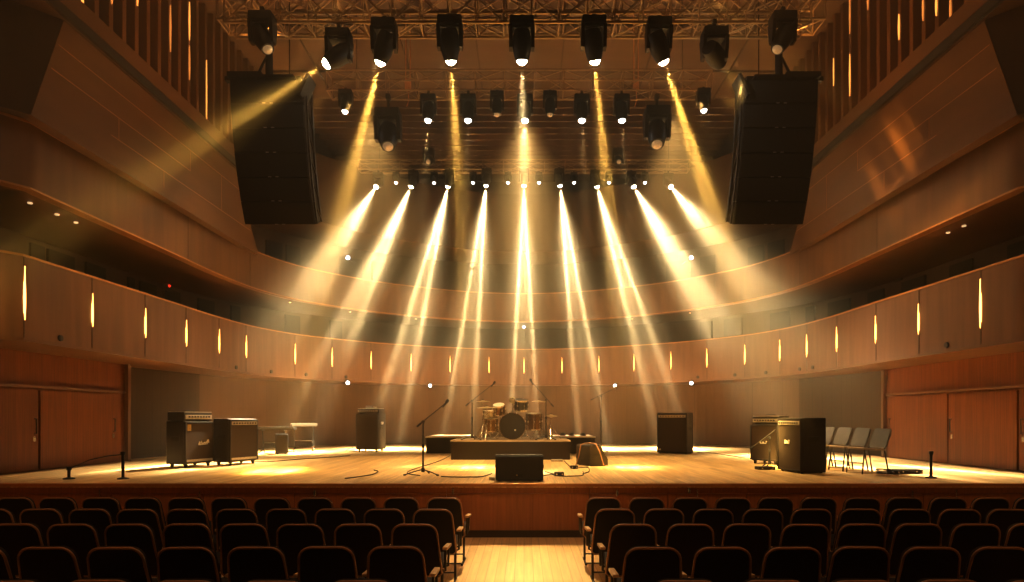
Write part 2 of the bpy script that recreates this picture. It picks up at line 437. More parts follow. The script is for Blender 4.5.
# ceiling
struct(MB().box((0,12,11.45), (22,28,.3)).build('ceiling', M_CEIL))
lv = MB()
for i in range(13):
    y = 18.4+i*.42
    lv.box((0,y,11.16), (13.5-.0*i,.07,.26))
struct(lv.build('ceiling_louvre', M_LOUV))
cb = MB()
for x in (-5.6,-3.1,-1.2,1.0,3.3,5.6): cb.box((x,14.6,11.28), (.03,8,.05))
for y in (12.6,14.9,16.9): cb.box((0,y,11.28), (14,.03,.05))
struct(cb.build('ceiling_joint', M_SEAM))
# soffit downlights under upper and lower balconies: small lit discs
k = 0
for px, py, z in ((30,193,UB0-.03),(57,209,UB0-.03),(76,223,UB0-.03),(290,303,UB0-.03),(350,313,UB0-.03),(416,319,UB0-.03),(632,320,UB0-.03),(690,313,UB0-.03),(948,225,UB0-.03),(964,212,UB0-.03)):
    q_ = hit(px, offset(FRONT2,.5))[0]; Y = q_.y
    o = MB().cyl((0,0,-.006), .035, .02).build('downlight', M_DOWN)
    o.location = (XX(px,Y),Y,z)
    tag(o, 'tiny recessed downlight under the upper balcony near %s' % ['the far left corner','the left corner, second along','the left corner, third along','the left bend','the left bend, further along','the centre, left of it','the centre, right of it','the right bend','the right end, lower one','the right end, outer one','the right end, inner one'][k], 'light', 'downlights under the upper balcony'); k += 1

# ------------------------------------------------------------------ stage
SF = 9.40
dk = MB().box((0,(SF+25)/2,STZ-.03), (19.4,25-SF,.06)).build('stage_floor', M_STAGE); struct(dk)
struct(MB().box((0,SF+.0,STZ-.02), (19.0,.06,.05), bevel=.01).build('stage_edge', M_RIM))
fr = MB()
px0 = [-9.3,-7.7,-6.3,-4.9,-3.5,-2.35,-1.18,.0+.0+1.0,2.2,3.4,4.7,6.1,7.6,9.3]
for a, b in zip(px0, px0[1:]):
    fr.box(((a+b)/2,SF+.10,.335+.06), (b-a-.012,.06,.56))
    fr.box(((a+b)/2,SF+.07,.74), (b-a-.008,.06,.11))
struct(fr.build('stage_front', M_FRONT))
struct(MB().box((0,SF+.2,.4), (18.8,.1,.8)).build('stage_backing', M_SEAM))
struct(MB().box((0,SF+.12,.055), (18.8,.05,.11)).build('stage_kick', M_SEAM))
# little metal fittings on the stage front
for i, (px, py, n) in enumerate(((100,493,0),(200,495,0),(315,493,1),(453,491,1),(617,493,1),(689,490,1),(697,493,0),(912,494,0),(956,493,0))):
    q = P(px, py, SF+.03)
    t = MB().tube([(0,.03,.05),(0,-.01,.05),(0,-.01,-.05),(0,.03,-.05)], .012, 8)
    if n: t.cyl((0,-.01,.0), .025, .07)
    o = t.build('metal_bracket', M_STEEL); o.location = q
    tag(o, 'small steel fitting on the wooden stage front, %s from the left' % ORD[i], 'bracket', 'fittings on the stage front')

# ------------------------------------------------------------------ seats
def outline(wb, wt, h, r, n=6):
    """rounded-top tapered outline in x,z"""
    pts = [(-wb/2+.03,0),(wb/2-.03,0),(wb/2,.03)]
    k = (wb-wt)/2/h
    for i in range(n+1):
        a = PI/2*i/n; pts.append((wt/2-r+r*math.cos(a), h-r+r*math.sin(a)))
    for i in range(n+1):
        a = PI/2+PI/2*i/n; pts.append((-wt/2+r+r*math.cos(a), h-r+r*math.sin(a)))
    pts.append((-wb/2,.03))
    return pts
def make_seat(arm):
    root = thing('auditorium_seat', '', 'seat')
    BM = Matrix.Translation((0,.06,.36)) @ Matrix.Rotation(R(14),4,'X')
    ol = outline(.475,.415,.515,.10)
    MB().prism(ol, .06, BM, .012).build('backrest', M_FABRIC, root, 50)
    MB().tube([BM @ Vector((x,-.022,z)) for x, z in ol], .010, 8, True).build('piping', M_PIPE, root, 50)
    MB().box((0,.29,.42), (.44,.44,.09), (R(6),0,0), .03, 3).build('seat', M_FABRIC, root, 40)
    MB().box((0,.27,.365), (.40,.36,.03), (R(6),0,0), .006).build('seat_base', M_ARM, root)
    for x in (-.2,.2):
        MB().tube([(x,.30,.36),(x,.26,.015)], .014, 8).tube([(x,.05,.015),(x,.42,.015)], .014, 8).build('leg', M_LEGM, root, 50)
    MB().tube([(-.2,.27,.10),(.2,.27,.10)], .009, 8).tube([(-.2,.12,.015),(.2,.12,.015)], .009, 8).build('stretcher', M_LEGM, root, 50)
    x = arm*.262
    a = MB().box((x,.20,.60), (.05,.30,.028), (R(-4),0,0), .008).build('armrest', M_ARM, root, 40)
    MB().tube([(x,.30,.59),(x,.28,.40),(x*.75,.28,.38)], .012, 8).build('arm_support', M_LEGM, a, 50)
    MB().tube([(x,.09,.60),(x,.08,.40),(x*.8,.08,.38)], .012, 8).build('arm_support', M_LEGM, a, 50)
    return root
protoL, protoR = make_seat(1), make_seat(-1)
rows = [(7.62,11),(6.68,10),(5.75,8),(4.74,7),(3.78,5)]
rown = ['front row','second row','third row','fourth row','nearest row']
used = {}
for r, (Y, n) in enumerate(rows):
    for s, pr, nm in ((-1,protoL,'left'),(1,protoR,'right')):
        for i in range(n):
            x = s*(.97+.525*i + (0 if r != 2 else .03))
            lab = 'black upholstered seat %s from the aisle in the %s of the %s block' % (ORD[i], rown[r], nm)
            loc = (x, Y+.0+random.uniform(-.015,.015), 0)
            rz = R(random.uniform(-1.5,1.5))-s*R(.5*i)
            if pr not in used:
                used[pr] = 1; pr.location = loc; pr.rotation_euler = (0,0,rz); pr['label'] = lab; pr['group'] = 'auditorium seats'
            else: dup(pr, loc, rz, lab, 'auditorium seats')

# ------------------------------------------------------------------ rigging
def truss(name, x0, x1, yf, yr, z0, z1, label, bay=.42, r=.024):
    root = thing(name, label, 'truss', (0,0,0))
    ch = [(yf,z0),(yr,z0),(yr,z1),(yf,z1)]
    for y, z in ch: MB().tube([(x0,y,z),(x1,y,z)], r, 8).build('chord', M_TRUSS, root, 50)
    w = MB(); n = int((x1-x0)/bay)
    for i in range(n+1):
        x = x0+(x1-x0)*i/n
        for a in range(4):
            (ya,za),(yb,zb) = ch[a], ch[(a+1)%4]
            w.tube([(x,ya,za),(x,yb,zb)], r*.5, 6)
            if i < n:
                x2 = x0+(x1-x0)*(i+1)/n
                if i % 2: w.tube([(x,ya,za),(x2,yb,zb)], r*.5, 6)
                else: w.tube([(x2,ya,za),(x,yb,zb)], r*.5, 6)
    w.build('lattice', M_TRUSS, root, 50)
    h = MB()
    for x in (x0+.6,(x0+x1)/2,x1-.6): h.tube([(x,(yf+yr)/2,z1),(x,(yf+yr)/2,11.3)], .008, 6)
    h.build('hanging_cable', M_RIG, root)
    return root
T1Z, T2Z, T3Z = 7.83, 8.97, 9.26
truss('lighting_truss', -4.55, 4.35, 9.40, 9.78, T1Z, 8.22, 'long front lighting truss over the stage edge carrying seven bright moving heads')
truss('lighting_truss', -5.3, 5.2, 10.7, 11.15, 8.72, 9.15, 'long lattice truss just behind the front lighting truss, above the speakers', .5)
truss('lighting_truss', -4.3, 4.1, 13.5, 13.9, T2Z, 9.40, 'middle lighting truss hanging under the ceiling with a second row of fixtures', .6, .02)
truss('lighting_truss', -4.95, 4.95, 18.5, 18.8, T3Z, 9.54, 'rear lighting truss near the louvred ceiling with the nine beam lights', .6, .02)

def head(lens, aim, zt, m, size=1., label='', group='', lamp=None, name='moving_head_light'):
    """moving head hanging from a truss: clamp, base, yoke, head with lens"""
    lens, aim = Vector(lens), Vector(aim); d = (aim-lens).normalized(); k = size
    piv = lens-d*.24*k; top = piv.z+.36*k
    root = thing(name, label, 'stage light', (piv.x,piv.y,top), 0, group)
    zc = max(.03, zt-top-.02-.035*k)
    MB().tube([(0,0,-.02*k),(0,0,zc)], .022*k, 8).box((0,0,zc), (.06*k,.09*k,.07*k), bevel=.008).build('clamp', M_BLACK, root, 50)
    MB().box((0,0,-.06*k), (.36*k,.26*k,.13*k), bevel=.02*k).build('base', M_BLACK, root, 40)
    yz = Vector((0,0,-.36*k))
    y = MB()
    for sx in (-1,1): y.prism([(-.06*k,-.44*k),(.06*k,-.44*k),(.12*k,-.12*k),(-.12*k,-.12*k)], .05*k, Matrix.Translation((sx*.165*k,0,0)) @ Matrix.Rotation(PI/2,4,'Z'))
    y.box((0,0,-.13*k), (.36*k,.14*k,.03*k)); y.build('yoke', M_BLACK, root)
    h = MB().lathe([(0,-.20*k),(.11*k,-.19*k),(.138*k,-.10*k),(.138*k,.08*k),(.115*k,.17*k),(.10*k,.225*k),(.075*k,.225*k)], yz, d, 22).build('head', M_BLACK, root, 40)
    MB().lathe([(0,.285*k),(.03*k,.281*k),(.055*k,.266*k),(.072*k,.245*k),(.078*k,.222*k),(.078*k,.21*k)], yz, d, 20).build('lens', m, h, 60)
    if lamp: spot(lens+d*(.05+.03*k), aim, *lamp)
    return root

LIGHTS = []
def spot(loc, aim, power, cone, col, gobo=None, rad=.03, blend=.6, falloff='linear', near=12., lin=.0):
    li = bpy.data.lights.new('spot', 'SPOT'); li.energy = power; li.spot_size = R(cone); li.spot_blend = blend
    li.color = col; li.shadow_soft_size = rad
    o = bpy.data.objects.new('spot_lamp', li); C.objects.link(o); o.location = loc
    d = (Vector(aim)-Vector(loc)).normalized()
    zz = -d; xx = Vector((1,0,0)); xx = (xx-zz*xx.dot(zz)).normalized(); yy = zz.cross(xx)
    o.rotation_euler = Matrix((xx,yy,zz)).transposed().to_euler()
    li.use_nodes = True; nt = li.node_tree; N = nt.nodes; L = nt.links
    em = N['Emission']; fo = N.new('ShaderNodeLightFalloff'); fo.inputs['Strength'].default_value = 1
    out = {'linear':'Linear','quadratic':'Quadratic'}[falloff]
    if gobo:
        tc = N.new('ShaderNodeTexCoord'); sp = N.new('ShaderNodeSeparateXYZ'); L.new(tc.outputs['Normal'], sp.inputs[0])
        def mt(op, a, b=None, c=None):
            n = N.new('ShaderNodeMath'); n.operation = op
            for i, v in enumerate((a,b,c)):
                if v is None: continue
                if isinstance(v, (int,float)): n.inputs[i].default_value = v
                else: L.new(v, n.inputs[i])
            return n.outputs[0]
        az = mt('ABSOLUTE', sp.outputs[2]); u = mt('DIVIDE', sp.outputs[0], az); v = mt('DIVIDE', sp.outputs[1], az)
        v2 = mt('MULTIPLY', v, v)
        def gauss(u0, su, sv):
            du = mt('SUBTRACT', u, u0); a = mt('DIVIDE', mt('MULTIPLY', du, du), 2*su*su)
            b = mt('DIVIDE', v2, 2*sv*sv)
            return mt('EXPONENT', mt('MULTIPLY', mt('ADD', a, b), -1.))
        tot = None
        for amp, u0, su, sv in gobo:
            g = mt('MULTIPLY', gauss(u0, su, sv), amp)
            tot = g if tot is None else mt('ADD', tot, g)
        L.new(tot, fo.inputs['Strength'])
    if falloff == 'linear':
        k1 = N.new('ShaderNodeMath'); k1.operation = 'MULTIPLY'; k1.inputs[1].default_value = near; L.new(fo.outputs['Quadratic'], k1.inputs[0])
        k2 = N.new('ShaderNodeMath'); k2.operation = 'ADD'; L.new(k1.outputs[0], k2.inputs[0]); k3 = N.new('ShaderNodeMath'); k3.operation = 'MULTIPLY'; k3.inputs[1].default_value = lin; L.new(fo.outputs['Linear'], k3.inputs[0]); L.new(k3.outputs[0], k2.inputs[1])
        L.new(k2.outputs[0], em.inputs['Strength'])
    else: L.new(fo.outputs[out], em.inputs['Strength'])
    LIGHTS.append(o)
    return o
WARM, GOLD, PALE = (1,.74,.36), (1,.64,.17), (1,.82,.52)
BG = lambda a: [(.8,0,.085,.085),(.03,0,.2,.2),(2.5,-a,.010,.065),(2.5,a,.010,.065)]
# front row, lens pixel -> aim
K1 = 9000
front = [((326,64),(216,132,9.1),'far left'),((380,63),(338,225,10.2),'second from left'),((451,62),(459,205,10.3),'third from left'),((522,62),(524,230,10.1),'centre'),((595,62),(607,205,10.3),'third from right'),((664,62),(706,190,10.2),'second from right'),((721,64),(748,101,10.28),'far right')]
for i, (l, a, n) in enumerate(front):
    g = [(.45,-.034,.016,.055),(.55,.028,.019,.055),(.08,0,.06,.06)]
    if i in (0,6): g = [(1.5,-.03,.022,.022),(1.5,.05,.022,.022),(.2,0,.09,.09)]
    if i == 2: g = [(.75,-.018,.010,.04),(.75,.018,.010,.04),(.22,.07,.02,.04),(.10,0,.06,.06)]
    if i == 4: g = [(.75,-.02,.010,.04),(.75,.016,.010,.04),(.45,.055,.011,.04),(.10,0,.06,.06)]
    if i == 3: g = [(.75,0,.032,.032),(.15,0,.07,.07)]
    head(P(l[0],l[1],9.40 if i < 6 else 9.5), P(*a), T1Z, M_LAMP, 1.0, 'black moving head with glowing lens on the front truss, %s' % n, 'moving heads on the front truss',
         (K1*(.25,1.35,.9,.45,.9,1.35,.05)[i], 34, GOLD if i != 3 else PALE, g))
# second row
row2 = [(345,112,1,'far left under the second truss'),(428,121,1,'second lit from left'),(468,121,1,'third lit from left'),(525,121,1,'lit at the centre'),(582,121,1,'third lit from right'),(622,121,1,'second lit from right'),(704,111,1,'far right under the second truss'),(497,115,0,'unlit, left of centre'),(550,115,0,'unlit, right of centre')]
for px, py, on, n in row2:
    p = P(px,py,13.5); lamp = None
    if on and px not in (345,704,525): lamp = (500, 16, (1,.74,.38), [(1,0,.035,.035)])
    head(p, p+Vector(((px-524)*.0004,.0-.1,-1)), T2Z, M_LAMP2 if on else M_DIM, (.78 if px in (345,704) else .92) if on else .82, 'small black moving head on the middle truss, %s' % n, 'moving heads on the middle truss', lamp)
for px, py, n in ((388,147,'left'),(657,145,'right')):
    p = P(px,py,13.5)
    head(p, p+Vector((.1 if px < 500 else -.1,-.5,-1)), T2Z, M_DIM, 1.5, 'large unlit moving head hanging low from the middle truss, %s one' % n, 'large unlit moving heads')
# rear row: nine beams
KB = 11500
rear = [(376,187,296,310),(411,187,345,332),(448,187,408,347),(486,186,468,347),(524,186,524,347),(560,186,581,347),(597,187,645,345),(634,187,722,335),(671,187,767,302)]
for i, (px, py, ax, ay) in enumerate(rear):
    head(P(px,py,18.5), P(ax,ay,{0:15.6,8:15.2,1:18.2,7:16.9}.get(i,19.4)), T3Z, M_BACKL, .8, 'blazing beam light on the rear truss, %s from the left' % ORD[i], 'beam lights on the rear truss',
         (KB*(.38 if i in (0,8) else .8 if i in (1,7) else 1), 44, (1,.80,.48), BG(.06)))
for i, px in enumerate((396,434,473,508,539,574,609,645)):
    p = P(px,183,18.6)
    head(p, p+Vector((0,-.35,-1)), T3Z, M_LAMP2, .55, 'small white lamp between the rear beams, %s from the left' % ORD[i], 'small lamps on the rear truss')
for px, n in ((428,'left'),(619,'right')):
    p = P(px,162,18.2)
    head(p, p+Vector((0,-.9,-.6)), T3Z, M_DIM, .9, 'unlit round-faced fixture hanging below the louvres, %s one' % n, 'unlit fixtures below the louvres')

# line arrays
def line_array(s, sd):
    root = thing('line_array', 'tall curved black line array speaker hanging on the %s side' % sd, 'speaker', (s*4.15,10.0,7.30))
    z, y, ang = -.02, 0., R(2)
    W, H, D = 1.19, .375, .46
    for i in range(6):
        ang += R([2,4,4,4,4,5][i])
        M = Matrix.Translation((0,y,z)) @ Matrix.Rotation(ang,4,'X')      # hinge at front top edge; lower boxes tilt down and back
        e = bmesh.new()
        cab = MB(); cab.prism([(-W/2,-H+.008),(W/2,-H+.008),(W/2,0),(-W/2,0)], D, Matrix.Translation((0,D/2,0)), .008)
        bmesh.ops.transform(cab.bm, matrix=M, verts=cab.bm.verts); e.free()
        c = cab.build('cabinet', M_ARRAY, root)
        g = MB().box((0,-.008,-H/2), (W-.03,.014,H-.03), bevel=.004); bmesh.ops.transform(g.bm, matrix=M, verts=g.bm.verts)
        g.build('grille', M_GRILLE, c)
        for sx in (-1,1):
            rg = MB()
            rg.box((sx*(W/2+.012),.10,-H/2), (.024,.05,H*.96)); rg.box((sx*(W/2+.012),.34,-H/2), (.024,.05,H*.96))
            rg.tube([(sx*(W/2+.015),.10,-.05),(sx*(W/2+.015),.34,-H+.05)], .014, 6)
            bmesh.ops.transform(rg.bm, matrix=M, verts=rg.bm.verts)
            rg.build('rigging', M_RIG, c)
        for lx in (-.05,.07):
            pl = MB().box((lx,-.017,-H+.012), (.05,.006,.012))
            bmesh.ops.transform(pl.bm, matrix=M, verts=pl.bm.verts); pl.build('latch', M_SILVER, c)
        d = M @ Vector((0,0,-H)); y, z = d.y, d.z
    # bumper frame and hoist
    MB().box((-s*-.1,.14,.06), (1.25,.10,.07)).box((s*.35,.0,.06), (.55,.09,.08)).box((0,.14,.02), (.9,.4,.04)).build('fly_bar', M_BLACK, root)
    MB().box((-s*.63,.06,-.13), (.045,.34,.36), (0,s*R(-24),0)).build('top_flap', M_BLACK, root)
    MB().tube([(0,.1,.08),(0,.1,.62)], .06, 10).tube([(0,.1,.5),(s*.2,.1,.1)], .02, 6).build('hoist_pole', M_BLACK, root, 50)
    MB().tube([(-s*.32,.12,.08),(-s*.32,.12,4.0)], .010, 6).build('hanging_wire', M_RIG, root)
    return root
line_array(-1, 'left'); line_array(1, 'right')
for s, sd in ((-1,'left'),(1,'right')):
    p = P(268 if s < 0 else 777, 50, 9.15)
    head(p, p+Vector((s*-.45,-.2,-.9)), T1Z+.1, M_DIM, .95, 'dark unlit moving head above the %s line array' % sd, 'unlit moving heads above the arrays')
# orange hoists between the trusses
for px, sd in ((408,'left'),(636,'right')):
    p = P(px,85,14.4)
    r = thing('chain_hoist', 'small orange chain hoist near the middle truss, %s one' % sd, 'hoist', p, 0, 'chain hoists')
    MB().box((0,0,0), (.14,.12,.24), bevel=.02).build('motor', M_ORANGE, r)
    MB().tube([(-.05,0,.1),(-.05,0,11.33-p.z)], .012, 6).tube([(.05,0,.1),(.05,0,11.33-p.z)], .012, 6).build('chain', M_ORANGE, r)
    MB().tube([(0,0,-.1),(.02,0,-.35),(-.03,0,-.5)], .014, 6).build('hook', M_ORANGE, r)

# small lamps fixed on balcony fronts
for i, (px, py, lab) in enumerate(((346,381,'left outer'),(429,384,'left inner'),(616,384,'right inner'),(693,381,'right outer'))):
    q, t = hit(px); n = Vector((t.y,-t.x)); Y = q.y-.1
    r = thing('spot_lamp', 'small white lamp under the lower balcony lip, %s one' % lab, 'light', (q.x+n.x*.06,q.y+n.y*.06,LB0-.07), math.atan2(t.y,t.x), 'small lamps under the lower balcony')
    MB().box((0,0,.02), (.06,.05,.10), bevel=.01).build('bracket', M_BLACK, r)
    MB().lathe([(0,-.03),(.05,-.02),(.055,.02),(.04,.04)], (0,-.05,-.04), (0,1,.3), 14).build('lens', M_LED, r, 50)
for px, lab in ((348,'left'),(691,'right')):
    q = P(px,258,21.6)
    r = thing('spot_lamp', 'tiny white lamp above the upper balcony, %s one' % lab, 'light', q, 0, 'tiny lamps above the upper balcony')
    MB().tube([(0,0,0),(0,.2,.0),(0,1.4,.1)], .015, 6).build('bracket', M_BLACK, r)
    MB().lathe([(0,-.03),(.06,-.02),(.065,.02),(.04,.04)], (0,-.03,0), (0,1,.2), 14).build('lens', M_LED, r, 50)
q = P(524,327,24.2); r = thing('spot_lamp', 'tiny white lamp on the gallery wall at the centre', 'light', q)
MB().tube([(0,0,0),(0,.8,.0)], .012, 6).build('bracket', M_BLACK, r); MB().lathe([(0,-.03),(.05,-.02),(.055,.02),(.03,.04)], (0,-.03,0), (0,1,.2), 14).build('lens', M_LED, r, 50)
# exit lamps in the gallery
for px, py, lab in ((167,286,'left'),(899,276,'right')):
    q = hit(px, G); z = EYE+(CY-py)/F*q[0].y; ang = math.atan2(q[1].y,q[1].x)
    r = thing('exit_light', 'small glowing red lamp in a dark frame in the %s gallery' % lab, 'exit light', (q[0].x,q[0].y,z), ang, 'red gallery lamps')
    n = -.03
    MB().box((0,n-.0,0), (.30,.06,.26), bevel=.01).build('housing', M_SEAM, r)
    MB().cyl((0,n-.04,0), .035, .02, (0,1,0)).build('lamp', M_RED, r)
# glints on the fins, put in as glowing strips
for sd, s, lst in (('left',-1,((88,-6,18,.05),(115,-8,4,.04),(141,-8,6,.02),(171,5,52,.03),(191.5,2,40,.03),(191.5,46,80,.03),(209,60,130,.015))),('right',1,((834,58,86,.02),(849.5,-5,34,.03),(849.5,54,96,.03),(867,-8,10,.03),(897,14,40,.035),(919.5,-5,21,.03),(931,-5,16,.03),(944.5,-5,28,.025)))):
    for i, (px, y0, y1, w) in enumerate(lst):
        Y = abs(7.235*F/(px-CX)); Y = 6.2+.362*round((Y-6.2)/.362); z1 = EYE+(CY-y0)/F*Y; z0 = EYE+(CY-y1)/F*Y
        h = z1-z0; poly = [(w/2*math.sin(PI*k/8)+.002, -h/2+h*k/8) for k in range(9)]+[(-w/2*math.sin(PI*k/8)-.002, h/2-h*k/8) for k in range(9)]
        M = Matrix.Rotation(PI/2,4,'Z')
        o = MB().prism(poly, .02, M).build('fin_glint', M_FINGLINT if i % 2 else M_FINGLINT2); o.location = (s*7.251,Y,(z0+z1)/2)
        tag(o, 'thin glowing orange glint on the %s wall fins, %s from the near end' % (sd, (ORD if s < 0 else ORD[:len(lst)][::-1])[i]), 'light', 'glowing glint strips on the wall fins')
# black round fittings along the lower balcony foot
for i, px in enumerate((60,236,271,306,346,698,735,766,800,813,947)):
    q, t = hit(px); n = Vector((t.y,-t.x))
    o = MB().lathe([(0,.03),(.05,.025),(.055,-.01)], (0,0,0), (n.x,n.y,0), 14).build('balcony_socket', M_BLACK, None, 50); o.location = (q.x,q.y,LB0+.09)
    tag(o, 'small round black fitting low on the lower balcony front, %s from the left' % ORD[i], 'fitting', 'round fittings on the balcony')

# ------------------------------------------------------------------ amplifiers
def squiggle(w, h, y, x0, z0, kind=0):
    """white script-like badge"""
    t = MB()
    if kind == 0:
        pts = [(-.5,-.2),(-.42,.45),(-.34,-.1),(-.25,.5),(-.18,-.25),(-.08,.1),(0,-.2),(.08,.12),(.16,-.2),(.22,.1),(.28,-.2),(.36,.5),(.38,-.2),(.47,.5),(.5,-.2)]
        t.tube([(x0+a*w,y,z0+b*h+a*h*.35) for a, b in pts], h*.12, 6)
        t.tube([(x0-.5*w,y,z0-.42*h),(x0+.4*w,y,z0-.28*h)], h*.07, 6)
    else:
        pts = [(-.5,.35),(-.42,-.35),(-.1,-.35),(-.02,.1),(.06,-.3),(.38,-.35),(.5,.35)]
        t.tube([(x0+a*w,y,z0+b*h) for a, b in pts], h*.2, 6)
    return t
def cabinet(label, loc, rz, w, d, h, logo=None, panel=None, casters=True, tape=False, kick=False, name='speaker_cabinet', cat='amplifier'):
    root = thing(name, label, cat, loc, rz)
    b = .07 if casters else .015
    MB().box((0,.02,b+(h-b)/2), (w,d-.04,h-b), bevel=.016, seg=3).build('cabinet', M_TOLEX, root, 40)
    fr = MB(); z0, z1 = b+.015, h-.015
    for sx in (-1,1): fr.box((sx*(w/2-.018),-d/2+.012,(z0+z1)/2), (.032,.045,z1-z0), bevel=.006)
    fr.box((0,-d/2+.012,z0+.016), (w-.02,.045,.032), bevel=.006).box((0,-d/2+.012,z1-.016), (w-.02,.045,.032), bevel=.006)
    fr.build('front_frame', M_TOLEX, root, 40)
    gz1 = z1-.03-(.10 if panel else 0)
    MB().box((0,-d/2+.010,(z0+.03+gz1)/2), (w-.07,.02,gz1-z0-.03)).build('grille', M_CLOTH, root)
    if panel:
        p = MB().box((0,-d/2+.005,gz1+.05), (w-.07,.03,.075), bevel=.004).build('control_panel', panel, root)
        k = MB()
        for i in range(9): k.cyl((-w*.38+w*.095*i,-d/2-.018,gz1+.05), .014, .025, (0,1,0), 10)
        k.build('knob', M_BLACK, p)
    if logo: squiggle(logo[2], logo[3], -d/2-.006, logo[0], logo[1]*h, logo[4]).build('logo', M_WHITE, root)
    if kick: MB().box((0,-d/2-.004,z0+.05), (w-.08,.012,.05), bevel=.004).build('kick_plate', M_SILVER, root)
    if tape: MB().box((-w*.36,-d/2-.002,h*.86), (.09,.006,.13)).build('tape', M_GOLD, root)
    for sx in (-1,1):
        MB().box((sx*(w/2+.002),.0,h*.62), (.012,.20,.09), bevel=.005).build('handle', M_RUBBER, root)
    if casters:
        for sx in (-1,1):
            for sy in (-1,1):
                MB().cyl((sx*(w/2-.08),sy*(d/2-.07),.032), .032, .03, (1,0,0), 14).box((sx*(w/2-.08),sy*(d/2-.07),.06), (.05,.06,.02)).build('caster', M_RUBBER, root, 50)
    else:
        for sx in (-1,1):
            for sy in (-1,1): MB().cyl((sx*(w/2-.06),sy*(d/2-.06),.008), .02, .016).build('foot', M_RUBBER, root)
    return root
def amp_head(label, cab_loc, rz, cabh, w, d, h, panel, off=(0,0), clutter=False):
    M = Matrix.Rotation(rz,4,'Z'); o_ = M @ Vector((off[0],off[1],0))
    root = thing('amplifier_head', label, 'amplifier', (cab_loc[0]+o_.x,cab_loc[1]+o_.y,cab_loc[2]+cabh+.001), rz)
    MB().box((0,.01,.012+h/2), (w,d-.02,h-.0), bevel=.012, seg=3).build('body', M_TOLEX, root, 40)
    MB().box((0,.0,h+.014), (w-.02,d-.03,.012), bevel=.004).build('top_cover', panel, root)
    p = MB().box((0,-d/2-.0,.012+h*.42), (w-.05,.02,h*.5), bevel=.003).build('front_panel', panel, root)
    k = MB()
    for i in range(8): k.cyl((-w*.36+w*.1*i,-d/2-.02,.012+h*.45), .015, .03, (0,1,0), 10)
    k.build('knob', M_BLACK, p)
    MB().tube([(-.12,.02,h+.015),(-.10,.02,h+.05),(.10,.02,h+.05),(.12,.02,h+.015)], .010, 6).build('handle', M_RUBBER, root, 50)
    for sx in (-1,1): MB().box((sx*(w/2-.05),0,.006), (.04,d*.7,.012)).build('foot', M_RUBBER, root)
    return root
# left pair
pA = Vector((-6.86,12.75,STZ)); aA = R(73)
cabinet('tall black amplifier cabinet with white script badge, outermost on the left of the stage', pA, aA, .74, .48, .93, (.10,.52,.26,.09,0), None, True, True, True)
amp_head('amplifier head with silver top on the leftmost tall cabinet', pA, aA, .93, .72, .44, .17, M_SILVER, (0,0))
pB = Vector((-6.20,13.35,STZ)); aB = R(70)
cabinet('black combo amplifier with silver control strip beside the leftmost cabinet', pB, aB, .78, .46, .98, None, M_SILVER, True, False, True, 'combo_amplifier')
# left rear stack
pC = Vector((XX(371,18.4),18.4,STZ)); aC = R(-13)
cabinet('brown-black speaker cabinet on casters standing left of the drum riser', pC, aC, .70, .52, 1.13, None, None, True)
amp_head('amplifier head with silver panel on the cabinet left of the drums', pC, aC, 1.13, .68, .40, .13, M_SILVER)
o = MB().box((0,0,.04), (.2,.14,.08), bevel=.01).box((.17,.02,.025), (.12,.12,.05), bevel=.008).build('effects_unit', M_STEEL)
o.location = pC+Vector((-.05,0,1.13+.156)); tag(o, 'small metal effects unit on top of the amplifier head left of the drums', 'effects unit')
MB_ = squiggle(.10,.10,0,0,0,1); o = MB_.build('logo', M_WHITE, [x for x in C.objects if x.get('label','').startswith('brown-black speaker')][0]); o.rotation_euler = (0,0,R(90)); o.location = (.36,.0,.85)
# right rear combo
pD = Vector((XX(675,17.5),17.5,STZ)); aD = R(-36)
cabinet('single black combo amplifier with pale control strip standing right of centre', pD, aD, .88, .46, 1.14, (-.36,.1,.05,.05,1), M_SILVER, False, name='combo_amplifier')
# right front pair
pE = Vector((5.36,13.5,STZ)); aE = R(-56)
cabinet('black speaker cabinet with white badge carrying an amplifier head, right side', pE, aE, .66, .48, .86, (.0,.55,.16,.07,1), None, True)
amp_head('amplifier head with pale knobs on the right-hand cabinet', pE, aE, .86, .66, .36, .16, M_SILVER)
pF = Vector((5.12,11.45,STZ)); aF = R(-80)
cabinet('black amplifier cabinet nearest the front right, beside the row of chairs', pF, aF, .72, .50, 1.0, (-.05,.56,.13,.09,1), M_SILVER, False)

